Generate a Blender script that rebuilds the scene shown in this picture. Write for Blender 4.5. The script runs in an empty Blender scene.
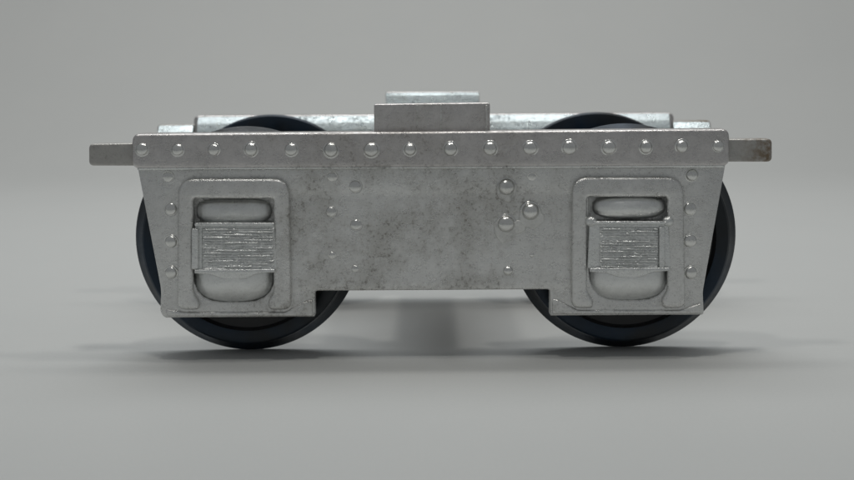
import bpy, bmesh, math, random
from mathutils import Vector, Matrix
random.seed(7)
S = bpy.context.scene
COL = S.collection

# ------------------------------------------------------------------ camera, world, lamps, exposure
F, D, PITCH, ROLL = 1424.0, 14.2, math.radians(7.88), math.radians(0.42)
W = 3.56                                  # width of the bogie over its two side frames
fw = Vector((0, math.cos(PITCH), -math.sin(PITCH)))
rt0, up0 = Vector((1, 0, 0)), Vector((0, math.sin(PITCH), math.cos(PITCH)))
rt = rt0*math.cos(ROLL) - up0*math.sin(ROLL)
up = up0*math.cos(ROLL) + rt0*math.sin(ROLL)
CAM = Vector((0, -D, 0))
def at(px, py, Y=0.0):
    """world point on the upright plane y = Y (used to take measures off the photograph)"""
    d = fw*F + rt*(px-427) + up*(240-py)
    return CAM + d*((Y-CAM.y)/d.y)
CAM.z = -(at(251, 352, .52).z + at(622, 346, .52).z)/2      # wheels stand on z = 0
cam = bpy.data.objects.new('camera', bpy.data.cameras.new('camera')); COL.objects.link(cam)
cam.data.sensor_width = 36; cam.data.lens = 36*F/854; cam.data.clip_end = 300; cam.data.clip_start = .1
M = Matrix((rt, up, -fw)).transposed().to_4x4(); M.translation = CAM
cam.matrix_world = M
S.camera = cam
cam.data.dof.use_dof = True; cam.data.dof.focus_distance = 14.2; cam.data.dof.aperture_fstop = .55

wd = bpy.data.worlds.new('World'); S.world = wd; wd.use_nodes = True
bg = wd.node_tree.nodes['Background']
bg.inputs[0].default_value = (.93, .97, 1, 1); bg.inputs[1].default_value = .2
def area(name, loc, target, size, power, color, sy=None):
    l = bpy.data.lights.new(name, 'AREA'); l.energy = power; l.color = color; l.size = size
    if sy: l.shape = 'RECTANGLE'; l.size_y = sy
    o = bpy.data.objects.new(name, l); COL.objects.link(o); o.location = loc
    o.rotation_euler = (Vector(target)-Vector(loc)).to_track_quat('-Z', 'Y').to_euler()
    return o
area('window_light', (-2, 9.5, 24), (0, 1, 0), 19, 1800, (.94, .98, 1.0), 13)
area('backdrop_fill', (0, 6, 30), (0, 36, 14), 40, 5000, (1, .985, .95), 10)  # added fill without a visible source, evens out the card behind
area('ceiling_lamp', (-1.6, -3, 13), (0, 1, 0), 1.1, 200, (1, .98, .93))
area('ceiling_lamp', (3.2, -1, 13), (0, 1, 0), 1.1, 170, (1, .98, .93))
S.view_settings.view_transform = 'Standard'; S.view_settings.look = 'None'
S.view_settings.exposure = .11; S.view_settings.gamma = 1; S.view_settings.use_curve_mapping = False
S.render.engine = 'CYCLES'

# ------------------------------------------------------------------ materials
def mat(name):
    m = bpy.data.materials.new(name); m.use_nodes = True
    return m, m.node_tree.nodes, m.node_tree.links, m.node_tree.nodes['Principled BSDF']
def noise(n, l, co, scale, detail=4, rough=.6):
    t = n.new('ShaderNodeTexNoise'); t.inputs['Scale'].default_value = scale
    t.inputs['Detail'].default_value = detail; t.inputs['Roughness'].default_value = rough
    l.new(co, t.inputs['Vector']); return t.outputs['Fac']
def ramp(n, l, fac, stops):
    r = n.new('ShaderNodeValToRGB'); e = r.color_ramp.elements
    e[0].position, e[0].color = stops[0]; e[1].position, e[1].color = stops[-1]
    for p, c in stops[1:-1]: x = e.new(p); x.color = c
    l.new(fac, r.inputs[0]); return r.outputs[0]
def g(v): return (v, v, v, 1)
def mixc(n, l, fac, a, b, mode='MIX'):
    m = n.new('ShaderNodeMix'); m.data_type = 'RGBA'; m.blend_type = mode
    for s, v in ((m.inputs[0], fac), (m.inputs[6], a), (m.inputs[7], b)):
        if hasattr(v, 'links'): l.new(v, s)
        else: s.default_value = v
    return m.outputs[2]
def math_(n, l, op, a, b=0.0):
    m = n.new('ShaderNodeMath'); m.operation = op; m.use_clamp = (op != 'SUBTRACT')
    for s, v in ((m.inputs[0], a), (m.inputs[1], b)):
        if hasattr(v, 'links'): l.new(v, s)
        else: s.default_value = v
    return m.outputs[0]

def cast_metal(name, base, dirt, rough, pit=1.0, metallic=.9, bump=.25, stain=None, dust=.0):
    m, n, l, b = mat(name)
    geo = n.new('ShaderNodeNewGeometry'); P = geo.outputs['Position']
    big = noise(n, l, P, 1.6, 5, .65); mid = noise(n, l, P, 9, 6, .7); fine = noise(n, l, P, 42, 3, .7)
    c = mixc(n, l, ramp(n, l, mid, [(.36, g(0)), (.66, g(1))]), (*[v*.92 for v in base], 1), (*[min(1, v*1.05) for v in base], 1))
    # dirt held in pits, thicker in some patches than in others
    patch = ramp(n, l, big, [(.42, g(0)), (.6, g(1))])
    spots = ramp(n, l, noise(n, l, P, 19, 6, .8), [(.52, g(0)), (.62, g(1))])
    dots = ramp(n, l, fine, [(.58, g(0)), (.68, g(1))])
    sp = n.new('ShaderNodeSeparateXYZ'); l.new(P, sp.inputs[0])
    ax = n.new('ShaderNodeMath'); ax.operation = 'ABSOLUTE'; sh = n.new('ShaderNodeMath'); sh.operation = 'ADD'; sh.inputs[1].default_value = .25
    l.new(sp.outputs[0], sh.inputs[0]); l.new(sh.outputs[0], ax.inputs[0])
    mr = n.new('ShaderNodeMapRange'); mr.inputs[1].default_value = 1.0; mr.inputs[2].default_value = 1.7
    mr.inputs[3].default_value = 1.0; mr.inputs[4].default_value = .22
    l.new(ax.outputs[0], mr.inputs[0]); patch = math_(n, l, 'MULTIPLY', patch, mr.outputs[0])
    dm = math_(n, l, 'ADD', math_(n, l, 'MULTIPLY', spots, patch), math_(n, l, 'MULTIPLY', dots, .5))
    dm = math_(n, l, 'MULTIPLY', dm, .75*pit)
    c = mixc(n, l, dm, c, (*dirt, 1))
    haze = math_(n, l, 'MULTIPLY', patch, .30*pit)              # thin brown film of grime in the same patches
    c = mixc(n, l, haze, c, (.16, .14, .10, 1))
    if stain:                                     # brown tarnish at the outer end of the right tab
        sx = n.new('ShaderNodeSeparateXYZ'); l.new(P, sx.inputs[0])
        e = n.new('ShaderNodeMapRange'); e.inputs[1].default_value = stain[0]; e.inputs[2].default_value = stain[1]
        l.new(sx.outputs[0], e.inputs[0])
        q = math_(n, l, 'MULTIPLY', e.outputs[0], ramp(n, l, noise(n, l, P, 11, 5, .7), [(.38, g(0)), (.6, g(1))]))
        c = mixc(n, l, math_(n, l, 'MULTIPLY', q, .85), c, (.14, .085, .03, 1))
        dm = math_(n, l, 'ADD', dm, math_(n, l, 'MULTIPLY', q, .6))
    l.new(c, b.inputs['Base Color'])
    mm = n.new('ShaderNodeMapRange'); mm.inputs[3].default_value = metallic; mm.inputs[4].default_value = .15
    l.new(dm, mm.inputs[0]); l.new(mm.outputs[0], b.inputs['Metallic'])
    rr = n.new('ShaderNodeMapRange'); rr.inputs[1].default_value = .3; rr.inputs[2].default_value = .7
    rr.inputs[3].default_value = rough-.08; rr.inputs[4].default_value = rough+.12
    l.new(mid, rr.inputs[0]); l.new(rr.outputs[0], b.inputs['Roughness'])
    hsum = math_(n, l, 'ADD', math_(n, l, 'MULTIPLY', fine, .45), math_(n, l, 'MULTIPLY', mid, .3))
    hsum = math_(n, l, 'SUBTRACT', hsum, math_(n, l, 'MULTIPLY', dm, .5))
    bp = n.new('ShaderNodeBump'); bp.inputs['Strength'].default_value = bump; bp.inputs['Distance'].default_value = .05
    l.new(hsum, bp.inputs['Height']); l.new(bp.outputs[0], b.inputs['Normal'])
    return m
PLATE = cast_metal('cast_plate_metal', (.72, .72, .705), (.085, .07, .05), .28, .95, .93, .34)
BEAM = cast_metal('cast_beam_metal', (.61, .59, .58), (.075, .062, .05), .29, .6, .93, .34)
TAB = cast_metal('cast_tab_metal', (.46, .45, .43), (.10, .08, .055), .45, .7, .85, .3, stain=(3.1, 3.4))
BOX = cast_metal('axle_box_metal', (.74, .75, .74), (.08, .08, .075), .27, .7, .92, .35)
BOWL = cast_metal('smooth_bowl_metal', (.76, .77, .76), (.09, .085, .07), .33, .4, .9, .2)
FLASH = cast_metal('bare_flash_metal', (.74, .74, .72), (.1, .09, .08), .42, .4, .8, .6)
RIV = cast_metal('rivet_metal', (.72, .72, .70), (.12, .11, .09), .2, .25, .95, .1)
LIT_INNER = cast_metal('lit_inner_metal', (.74, .82, .84), (.06, .13, .16), .3, 1.0, .88, .5)  # bluish reflected light on the inner faces, put into the base colour

def black(name, base, rough):
    m, n, l, b = mat(name)
    P = n.new('ShaderNodeNewGeometry').outputs['Position']
    f = noise(n, l, P, 7, 5, .7)
    l.new(ramp(n, l, f, [(.3, (*[v*.8 for v in base], 1)), (.75, (*[v*1.5 for v in base], 1))]), b.inputs['Base Color'])
    l.new(ramp(n, l, f, [(.3, g(rough-.08)), (.7, g(rough+.12))]), b.inputs['Roughness'])
    bp = n.new('ShaderNodeBump'); bp.inputs['Strength'].default_value = .08; bp.inputs['Distance'].default_value = .02
    l.new(noise(n, l, P, 35, 3), bp.inputs['Height']); l.new(bp.outputs[0], b.inputs['Normal'])
    return m
WHEEL = black('black_wheel_plastic', (.012, .012, .013), .42)
TYRE = black("blackened_tyre_steel", (.009, .012, .015), .36)
def blue_sheen(m):  # bluish reflection on the rims, put into the tyre colour as patches
    n, l = m.node_tree.nodes, m.node_tree.links; b = n['Principled BSDF']
    P = n.new('ShaderNodeNewGeometry').outputs['Position']; old = b.inputs['Base Color'].links[0].from_socket
    l.new(mixc(n, l, ramp(n, l, noise(n, l, P, .9, 3), [(.45, g(0)), (.62, g(1))]), old, (.007, .020, .038, 1)), b.inputs['Base Color'])
blue_sheen(TYRE)
TYRE.node_tree.nodes['Principled BSDF'].inputs['Metallic'].default_value = .3
AXLE = black('axle_steel', (.18, .17, .16), .35)
AXLE.node_tree.nodes['Principled BSDF'].inputs['Metallic'].default_value = .9

def paper():
    m, n, l, b = mat('pale_grey_card')
    P = n.new('ShaderNodeNewGeometry').outputs['Position']
    f = noise(n, l, P, .5, 4, .6); f2 = noise(n, l, P, 30, 3, .7)
    c = mixc(n, l, ramp(n, l, f, [(.3, g(0)), (.7, g(1))]), (.545, .55, .54, 1), (.565, .568, .555, 1))
    c = mixc(n, l, ramp(n, l, f2, [(.3, g(0)), (.7, g(1))]), c, (.53, .54, .53, 1))
    l.new(c, b.inputs['Base Color']); b.inputs['Roughness'].default_value = .55
    bp = n.new('ShaderNodeBump'); bp.inputs['Strength'].default_value = .1; bp.inputs['Distance'].default_value = .01
    l.new(f2, bp.inputs['Height']); l.new(bp.outputs[0], b.inputs['Normal'])
    return m
PAPER = paper()

# ------------------------------------------------------------------ helpers
def link(name, me, m, parent=None, loc=(0, 0, 0)):
    o = bpy.data.objects.new(name, me); COL.objects.link(o)
    if m and not me.materials: me.materials.append(m)
    o.parent = parent; o.location = loc
    return o
def smooth(me, angle=40):
    bm = bmesh.new(); bm.from_mesh(me)
    for f in bm.faces: f.smooth = True
    for e in bm.edges:
        e.smooth = not (len(e.link_faces) == 2 and e.calc_face_angle(0) > math.radians(angle))
    bm.to_mesh(me); bm.free()
def ring(pts, r=0, seg=5):
    """round the corners of a closed outline; r: number or one per corner"""
    out = []
    for i, p in enumerate(pts):
        ri = r[i] if isinstance(r, (list, tuple)) else r
        a, b = Vector(pts[i-1]), Vector(pts[(i+1) % len(pts)]); p = Vector(p)
        if ri <= 0: out.append(tuple(p)); continue
        u, v = (a-p), (b-p); k = min(ri, u.length*.49, v.length*.49)
        s, e = p+u.normalized()*k, p+v.normalized()*k
        for j in range(seg+1):
            t = j/seg; q = s*(1-t)**2 + p*2*t*(1-t) + e*t*t
            out.append(tuple(q))
    return out
def plate(name, outlines, y0, y1, bev, m, parent, angle=40, Ym=0):
    """a slab with bevelled rims cut to pixel-measured outlines (first: outer, rest: holes), between depths y0 < y1"""
    cu = bpy.data.curves.new('tmp', 'CURVE'); cu.dimensions = '2D'; cu.fill_mode = 'BOTH'
    bev = min(bev, (y1-y0)*.49)
    cu.extrude = (y1-y0)/2 - bev; cu.bevel_depth = bev; cu.bevel_resolution = 2; cu.offset = -bev
    for pts in outlines:
        s = cu.splines.new('POLY'); s.points.add(len(pts)-1); s.use_cyclic_u = True
        for k, p in enumerate(pts):
            w = at(p[0], p[1], Ym); s.points[k].co = (w.x, w.z, 0, 1)
    t = bpy.data.objects.new('tmp', cu); COL.objects.link(t)
    dg = bpy.context.evaluated_depsgraph_get(); dg.update()
    me = bpy.data.meshes.new_from_object(t.evaluated_get(dg))
    bpy.data.objects.remove(t)
    me.materials.clear()
    ym = (y0+y1)/2
    for v in me.vertices: v.co = Vector((v.co.x, ym - v.co.z, v.co.y))
    bm = bmesh.new(); bm.from_mesh(me); bmesh.ops.remove_doubles(bm, verts=bm.verts, dist=1e-5)
    bmesh.ops.recalc_face_normals(bm, faces=bm.faces); bm.to_mesh(me); bm.free()
    me.name = name; smooth(me, angle)
    return link(name, me, m, parent)
def rect(x0, y0, x1, y1, r=0): return ring([(x0, y0), (x1, y0), (x1, y1), (x0, y1)], r)
def lathe_y(name, prof, m, parent, seg=96, loc=(0, 0, 0), angle=30):
    """prof: (radius, y) pairs, spun round the y axis"""
    bm = bmesh.new(); rings = []
    for r, y in prof:
        if r < 1e-6: rings.append([bm.verts.new((0, y, 0))])
        else: rings.append([bm.verts.new((r*math.cos(2*math.pi*k/seg), y, r*math.sin(2*math.pi*k/seg))) for k in range(seg)])
    for a, b in zip(rings, rings[1:]):
        for k in range(seg):
            q = [a[k % len(a)], a[(k+1) % len(a)], b[(k+1) % len(b)], b[k % len(b)]]
            q = list(dict.fromkeys(q))
            if len(q) > 2: bm.faces.new(q)
    bmesh.ops.recalc_face_normals(bm, faces=bm.faces)
    me = bpy.data.meshes.new(name); bm.to_mesh(me); bm.free(); smooth(me, angle)
    return link(name, me, m, parent, loc)
def blob(name, cx, cy, rx, rz, dep, y, m, parent, power=2.0, nx=28, nz=20):
    """cushion-shaped swelling standing proud of the plane y, outline a superellipse"""
    bm = bmesh.new(); c = at(cx, cy, y); rings = []
    N, R = 40, 8
    for i in range(R+1):
        t = i/R*math.pi/2; s = math.sin(t) if i else 0
        if i == 0: rings.append([bm.verts.new((c.x, y-dep, c.z))]); continue
        row = []
        for k in range(N):
            a = 2*math.pi*k/N; ca, sa = math.cos(a), math.sin(a)
            x = math.copysign(abs(ca)**(2/power), ca)*rx*s; z = math.copysign(abs(sa)**(2/power), sa)*rz*s
            row.append(bm.verts.new((c.x+x/100, y-dep*math.cos(t), c.z+z/100)))
        rings.append(row)
    for a, b in zip(rings, rings[1:]):
        for k in range(N):
            q = list(dict.fromkeys([a[k % len(a)], a[(k+1) % len(a)], b[(k+1) % N], b[k]]))
            bm.faces.new(q)
    bm.faces.new(rings[-1]); bmesh.ops.recalc_face_normals(bm, faces=bm.faces)
    me = bpy.data.meshes.new(name); bm.to_mesh(me); bm.free(); smooth(me, 60)
    return link(name, me, m, parent)
def bar(name, corners, x0, x1, m, parent, bev=.02):
    """a bar along x with a (y, z) cross-section"""
    bm = bmesh.new()
    a = [bm.verts.new((x0, y, z)) for y, z in corners]; b = [bm.verts.new((x1, y, z)) for y, z in corners]
    bm.faces.new(a); bm.faces.new(b[::-1])
    for k in range(len(a)): bm.faces.new([a[k], b[k], b[(k+1) % len(a)], a[(k+1) % len(a)]])
    bmesh.ops.recalc_face_normals(bm, faces=bm.faces)
    if bev: bmesh.ops.bevel(bm, geom=bm.edges[:], offset=bev, segments=2, affect='EDGES', profile=.6)
    me = bpy.data.meshes.new(name); bm.to_mesh(me); bm.free(); smooth(me, 50)
    return link(name, me, m, parent)

# ------------------------------------------------------------------ the surface: one sheet of card rising behind
bm = bmesh.new(); prof = [(-40, 0)]
prof += [(y, 0) for y in range(-38, 21, 2)]
Rr = 16
prof += [(20+Rr*math.sin(a), Rr-Rr*math.cos(a)) for a in [math.radians(k*3) for k in range(1, 29)]]
ly, lz = prof[-1]; prof += [(ly+.5, lz+6), (ly+1, lz+14)]
rows = [[bm.verts.new((x, y, z)) for x in (-45, -20, 0, 20, 45)] for y, z in prof]
for a, b in zip(rows, rows[1:]):
    for k in range(4): bm.faces.new([a[k], a[k+1], b[k+1], b[k]]).smooth = True
me = bpy.data.meshes.new('backdrop'); bm.to_mesh(me); bm.free()
o = link('backdrop', me, PAPER); o['kind'] = 'structure'

# ------------------------------------------------------------------ the bogie
bogie = bpy.data.objects.new('model_railway_bogie', None); COL.objects.link(bogie)
bogie.location = (0, W/2, 0)
bogie['label'] = 'small silver cast metal railway bogie with riveted frames and black wheels on grey card'
bogie['category'] = 'model bogie'
cxw = (at(133, 148).x + at(728, 148).x)/2
root = bpy.data.objects.new('tmp_root', None)     # only while building

def build_side():
    fr = plate('side_frame', [
        ring([(136, 160), (727, 157), (703, 292), (704, 315), (550, 316), (550, 289.5), (315, 291), (315, 317), (164, 318), (160, 312), (161, 290)],
             [0, 0, 4, 3, 2, 3, 3, 2, 3, 3, 6]),
        rect(193, 195, 275, 302, [5, 5, 30, 30])[::-1],
        rect(589, 193, 669, 300, [5, 5, 30, 30])[::-1]], 0, .17, .018, PLATE, None)
    # walls at the back of the two axle box recesses
    plate('recess_wall', [rect(185, 188, 283, 309, 4)], .12, .155, .005, PLATE, fr)
    plate('recess_wall', [rect(581, 186, 677, 307, 4)], .12, .155, .005, PLATE, fr)
    plate('top_beam', [ring([(133.5, 133.5), (728, 128.5), (728, 165.5), (133.5, 168)], [8, 8, 8, 8], 6)], -.075, .16, .028, BEAM, fr)
    # thin raised seam below the beam
    plate('beam_lip', [ring([(138, 165.5), (724, 163), (724, 167.5), (138, 170)], 2)], -.065, .05, .022, BOX, fr)
    plate('end_tab', [ring([(88, 144), (140, 143), (140, 166), (88, 166)], [5, 0, 0, 5])], .03, .16, .022, TAB, fr)
    plate('end_tab', [ring([(722, 139), (773, 139), (773, 162), (722, 162)], [0, 5, 5, 0])], .03, .16, .022, TAB, fr)
    # pad standing on the beam, cast in three widths
    plate('bolster_pad', [ring([(374, 104), (490, 102.5), (490, 134), (374, 134)], [2, 3, 0, 0])], .0, .16, .014, BEAM, fr)
    for x in (417, 441): plate('pad_seam', [rect(x-.7, 105, x+.7, 131)], -.006, .02, .003, PLATE, fr)
    plate('pad_seam', [rect(485.5, 105, 487.5, 131)], -.012, .02, .006, PLATE, fr)
    # inner faces, sloped to catch the overhead light, with its brightness also coloured in
    zt = at(430, 131).z
    xl, xr = at(140, 131).x, at(722, 131).x
    bar('inner_ledge', [(.165, zt-.01), (.20, zt-.02), (.26, zt-.09), (.29, zt-.18), (.30, zt-.36), (.165, zt-.36)], xl, xr, LIT_INNER, fr, .012)
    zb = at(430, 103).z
    bar('pad_inner_face', [(.163, zb-.01), (.22, zb-.035), (.27, zb-.29), (.163, zb-.29)], at(374.5, 103).x, at(489.5, 103).x, LIT_INNER, fr, .012)
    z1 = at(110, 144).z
    bar('tab_inner_face', [(.163, z1-.01), (.24, z1-.10), (.24, z1-.2), (.163, z1-.2)], at(90, 150).x, at(135, 150).x, LIT_INNER, fr, .012)
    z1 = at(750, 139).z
    bar('tab_inner_face', [(.163, z1-.01), (.24, z1-.10), (.24, z1-.2), (.163, z1-.2)], at(728, 150).x, at(771, 150).x, LIT_INNER, fr, .012)
    # rivets
    def rivet(px, py, r, h, y, skirt=.2):
        r /= 100; h = h*r*.78
        p = at(px, py, y); prof = [(0, -h)]
        for k in range(1, 9):
            t = k/8*math.pi/2*.93; prof.append((r*math.sin(t), -h*math.cos(t)))
        prof += [(r*(1.03+skirt*.2), -h*.05), (r*(1.05+skirt*.6), -.003), (r*(1.06+skirt), .006)]
        o = lathe_y('rivet', prof, RIV, fr, 24, p, 70)
        o.scale = (random.uniform(.95, 1.06), random.uniform(.85, 1.12), random.uniform(.94, 1.06))
        o.rotation_euler = (random.uniform(-.08, .12), 0, random.uniform(-.08, .08))
    bx = [(142, 149, 7.2), (177.5, 149.5, 7), (213.5, 149.8, 7), (251, 149.5, 7.6), (291, 149.5, 7), (331, 149.8, 8.2), (371, 149.6, 8.4),
          (410, 149.4, 7.2), (450.5, 149.2, 7.6), (490, 148.8, 7.8), (530, 148.3, 7.8), (569.5, 147.8, 8.2), (609, 147.6, 7.8),
          (646, 147, 7.2), (682, 146.6, 7.4), (718, 145.8, 6.8)]
    for x, y, r in bx: rivet(x, y, r*.85, .85, -.075, .2)
    for x, y, r, h in [(168, 177, 6, .5), (171, 209, 6.5, .6), (171, 242, 6.5, .6), (171, 273, 6.5, .6),
                    (692, 175, 6.8, .85), (690, 209, 7, .6), (690, 241, 7, .55), (691, 273, 7, .6),
                    (332, 177, 5.5, .45), (355, 186.5, 7, .55), (331, 212, 6, .6), (356, 225, 6, .5), (332, 256, 4, .5), (355, 269, 4, .5),
                    (532, 177, 4.5, .3), (532, 255, 2.6, .6), (508, 271, 5.2, .8)]:
        rivet(x, y, r*.92, h, .001)
    for x, y, r in [(506.5, 187, 8.6), (530.5, 211.5, 9), (506, 224, 9)]: rivet(x, y, r*.95, 1.0, -.004, .15)
    # flash of metal left round the three big rivets
    rr = random.Random(3)
    for cx, cy, rx, ry in ((507, 190, 10.5, 12), (531, 217, 13, 11.5), (505, 229, 11.5, 14), (518, 227, 9, 7)):
        pts = [(cx+rx*math.cos(a)*rr.uniform(.86, 1.1), cy+ry*math.sin(a)*rr.uniform(.86, 1.1)) for a in [k*math.pi/7 for k in range(14)]]
        plate('casting_flash', [ring(pts, 3)], -rr.uniform(.012, .02), .03, .011, FLASH, fr, 80)
    # the two horn guides with their axle boxes
    for k, (ox, oy) in enumerate(((0, 0), (392.5, -1.5))):
        def P(x, y): return (x+ox, y+oy)
        out = [P(179, 178), P(290, 178), P(292, 309), P(270, 309), P(268, 301), P(274, 292), P(274, 198), P(194, 198), P(194, 292), P(200, 301), P(200, 309), P(178, 309)]
        plate('horn_guide', [ring(out, [17, 17, 9, 8, 4, 6, 3, 3, 6, 4, 8, 9], 6)], -.07, .02, .034, PLATE, fr, 75)
        # second, wider step of the casting round the guide
        # cap above the box, box, grooved lid, bowl below
        if k == 0: blob('spring_cap', 234+ox, 211+oy, 38, 13, .09, .085, BOWL, fr, 3.2)
        else: blob('spring_cap', 629, 206.5, 37, 12.5, .13, .06, BOWL, fr, 2.8)
        plate('axle_box', [ring([P(196, 222), P(275, 222), P(278, 269), P(256, 271), P(248, 276), P(224, 276), P(214, 271), P(194, 269)], [3, 3, 2, 3, 5, 5, 3, 2], 4)],
              -.075, .12, .02, BOX, fr)
        plate('box_rim', [ring([P(196, 221.5), P(275, 221.5), P(275, 225), P(196, 225)], 2)], -.105, -.06, .012, BOX, fr)
        if k == 1:                                # swollen ears at the box's upper corners
            for ex in (591, 668): blob('box_ear', ex, 221.5, 6, 5.5, .055, -.05, BOX, fr, 2)
        side = ((193, 200) if k == 0 else (265, 271))
        # grooved lid as a ridged sheet
        bm = bmesh.new(); nx, nz = 44, 96; x0, x1, y0, y1 = (203, 275, 227, 269) if k == 0 else (206, 265, 228, 268)
        rnd = random.Random(5+k); wob = [rnd.uniform(.4, 1) for _ in range(17)]; cut = [rnd.uniform(.15, .85) for _ in range(13)]
        G = []
        for j in range(nz+1):
            row = []; v = j/nz*16; b_, f_ = min(16, int(v)), v-int(v)
            for i in range(nx+1):
                u = i/nx
                hgt = .024*wob[b_]*(math.sin(f_*math.pi)**.7)
                hgt *= .75 + .35*math.sin(u*7+b_*2.1)*rnd.uniform(.6, 1)
                hgt += .006*rnd.uniform(-1, 1)
                if i in (0, nx) or j in (0, nz): hgt = -.008
                p = at(x0+ox+(x1-x0)*u, y0+oy+(y1-y0)*j/nz, 0)
                row.append(bm.verts.new((p.x, -.084-hgt, p.z)))
            G.append(row)
        for a, b in zip(G, G[1:]):
            for i in range(nx): bm.faces.new([a[i], b[i], b[i+1], a[i+1]]).smooth = True
        me = bpy.data.meshes.new('grooved_lid'); bm.to_mesh(me); bm.free(); link('grooved_lid', me, BOX, fr)
        plate('lid_edge', [ring([P(side[0], 227), P(side[1], 227), P(side[1], 268), P(side[0], 268)], 2)], -.104, -.06, .018, BOX, fr)
        plate('lid_sill', [ring([P(196, 268), P(276, 267.5), P(276, 271), P(258, 272), P(247, 277.5), P(225, 277.5), P(213, 273), P(196, 272)], [1, 1, 1, 4, 5, 5, 4, 1])], -.11, -.05, .012, BOX, fr)
        blob('box_bowl', 235+ox, 277+oy, 41, 26, .2, .09, BOWL, fr, 2.7)
    # raised foot along the bottom edge
    plate('bottom_lip', [ring([(166, 309), (185, 312), (285, 312), (308, 300), (313, 300), (313, 316), (166, 316)], 2)], -.022, .03, .014, PLATE, fr)
    plate('bottom_lip', [ring([(552, 299), (556, 299), (578, 310), (680, 310), (701, 303), (701, 313.5), (552, 314)], 2)], -.022, .03, .014, PLATE, fr)
    return fr

near = build_side()
piv = Vector((cxw, 0, 0))
near.parent = bogie; near.location = (0, -W/2, 0)
# the far frame: same casting turned half a circle about the bogie's middle
far = near.copy(); COL.objects.link(far); far.parent = bogie
far.rotation_euler = (0, 0, math.pi); far.location = (2*cxw+.055, W/2, 0)
for ch in [c for c in near.children]:
    c = ch.copy(); COL.objects.link(c); c.parent = far

# wheels
YW = .52
def make_wheel():
    R = 1.18; r = 1.07
    disc = lathe_y('wheel', [(.0, -.30), (.10, -.30), (.12, -.28), (.12, -.20), (.26, -.17), (.80, -.14), (.90, -.16), (.93, -.19),
                             (.93, .05), (.80, .03), (.26, .05), (.12, .08), (0, .08)], WHEEL, bogie, 96)
    lathe_y('tyre', [(.93, -.20), (1.0, -.215), (r-.02, -.21), (r, -.19), (r+.01, -.09), (r+.03, -.05), (R-.02, .015), (R, .04), (R-.02, .075), (r-.04, .09), (.93, .07), (.93, -.20)],
            TYRE, disc, 160)
    return disc
w0 = make_wheel(); first = True
wheels = []
for px, py in ((251, 352), (622, 346)):
    x = at(px, py, YW).x
    for s in (1, -1):
        if first: w = w0; first = False
        else:
            w = w0.copy(); COL.objects.link(w)
            for ch in w0.children: c = ch.copy(); COL.objects.link(c); c.parent = w
            w.parent = bogie
        w.location = (x, -s*(W/2-YW), 1.18)
        if s < 0: w.rotation_euler = (0, 0, math.pi)
    L = W/2-YW
    lathe_y('axle', [(0, -L+.07), (.09, -L+.07), (.09, L-.07), (0, L-.07)], AXLE, bogie, 32, (x, 0, 1.18))
# stretcher joining the two frames below the pads
zc = at(430, 200).z
def box(name, x0, x1, y0, y1, z0, z1, m):
    return bar(name, [(y0, z0), (y1, z0), (y1, z1), (y0, z1)], x0, x1, m, bogie, .03)
za, zb_ = at(430, 288).z, at(430, 165).z
box('bolster', at(378, 200).x, at(490, 200).x, -W/2+.16, W/2-.16, za+.62, zb_, BEAM)
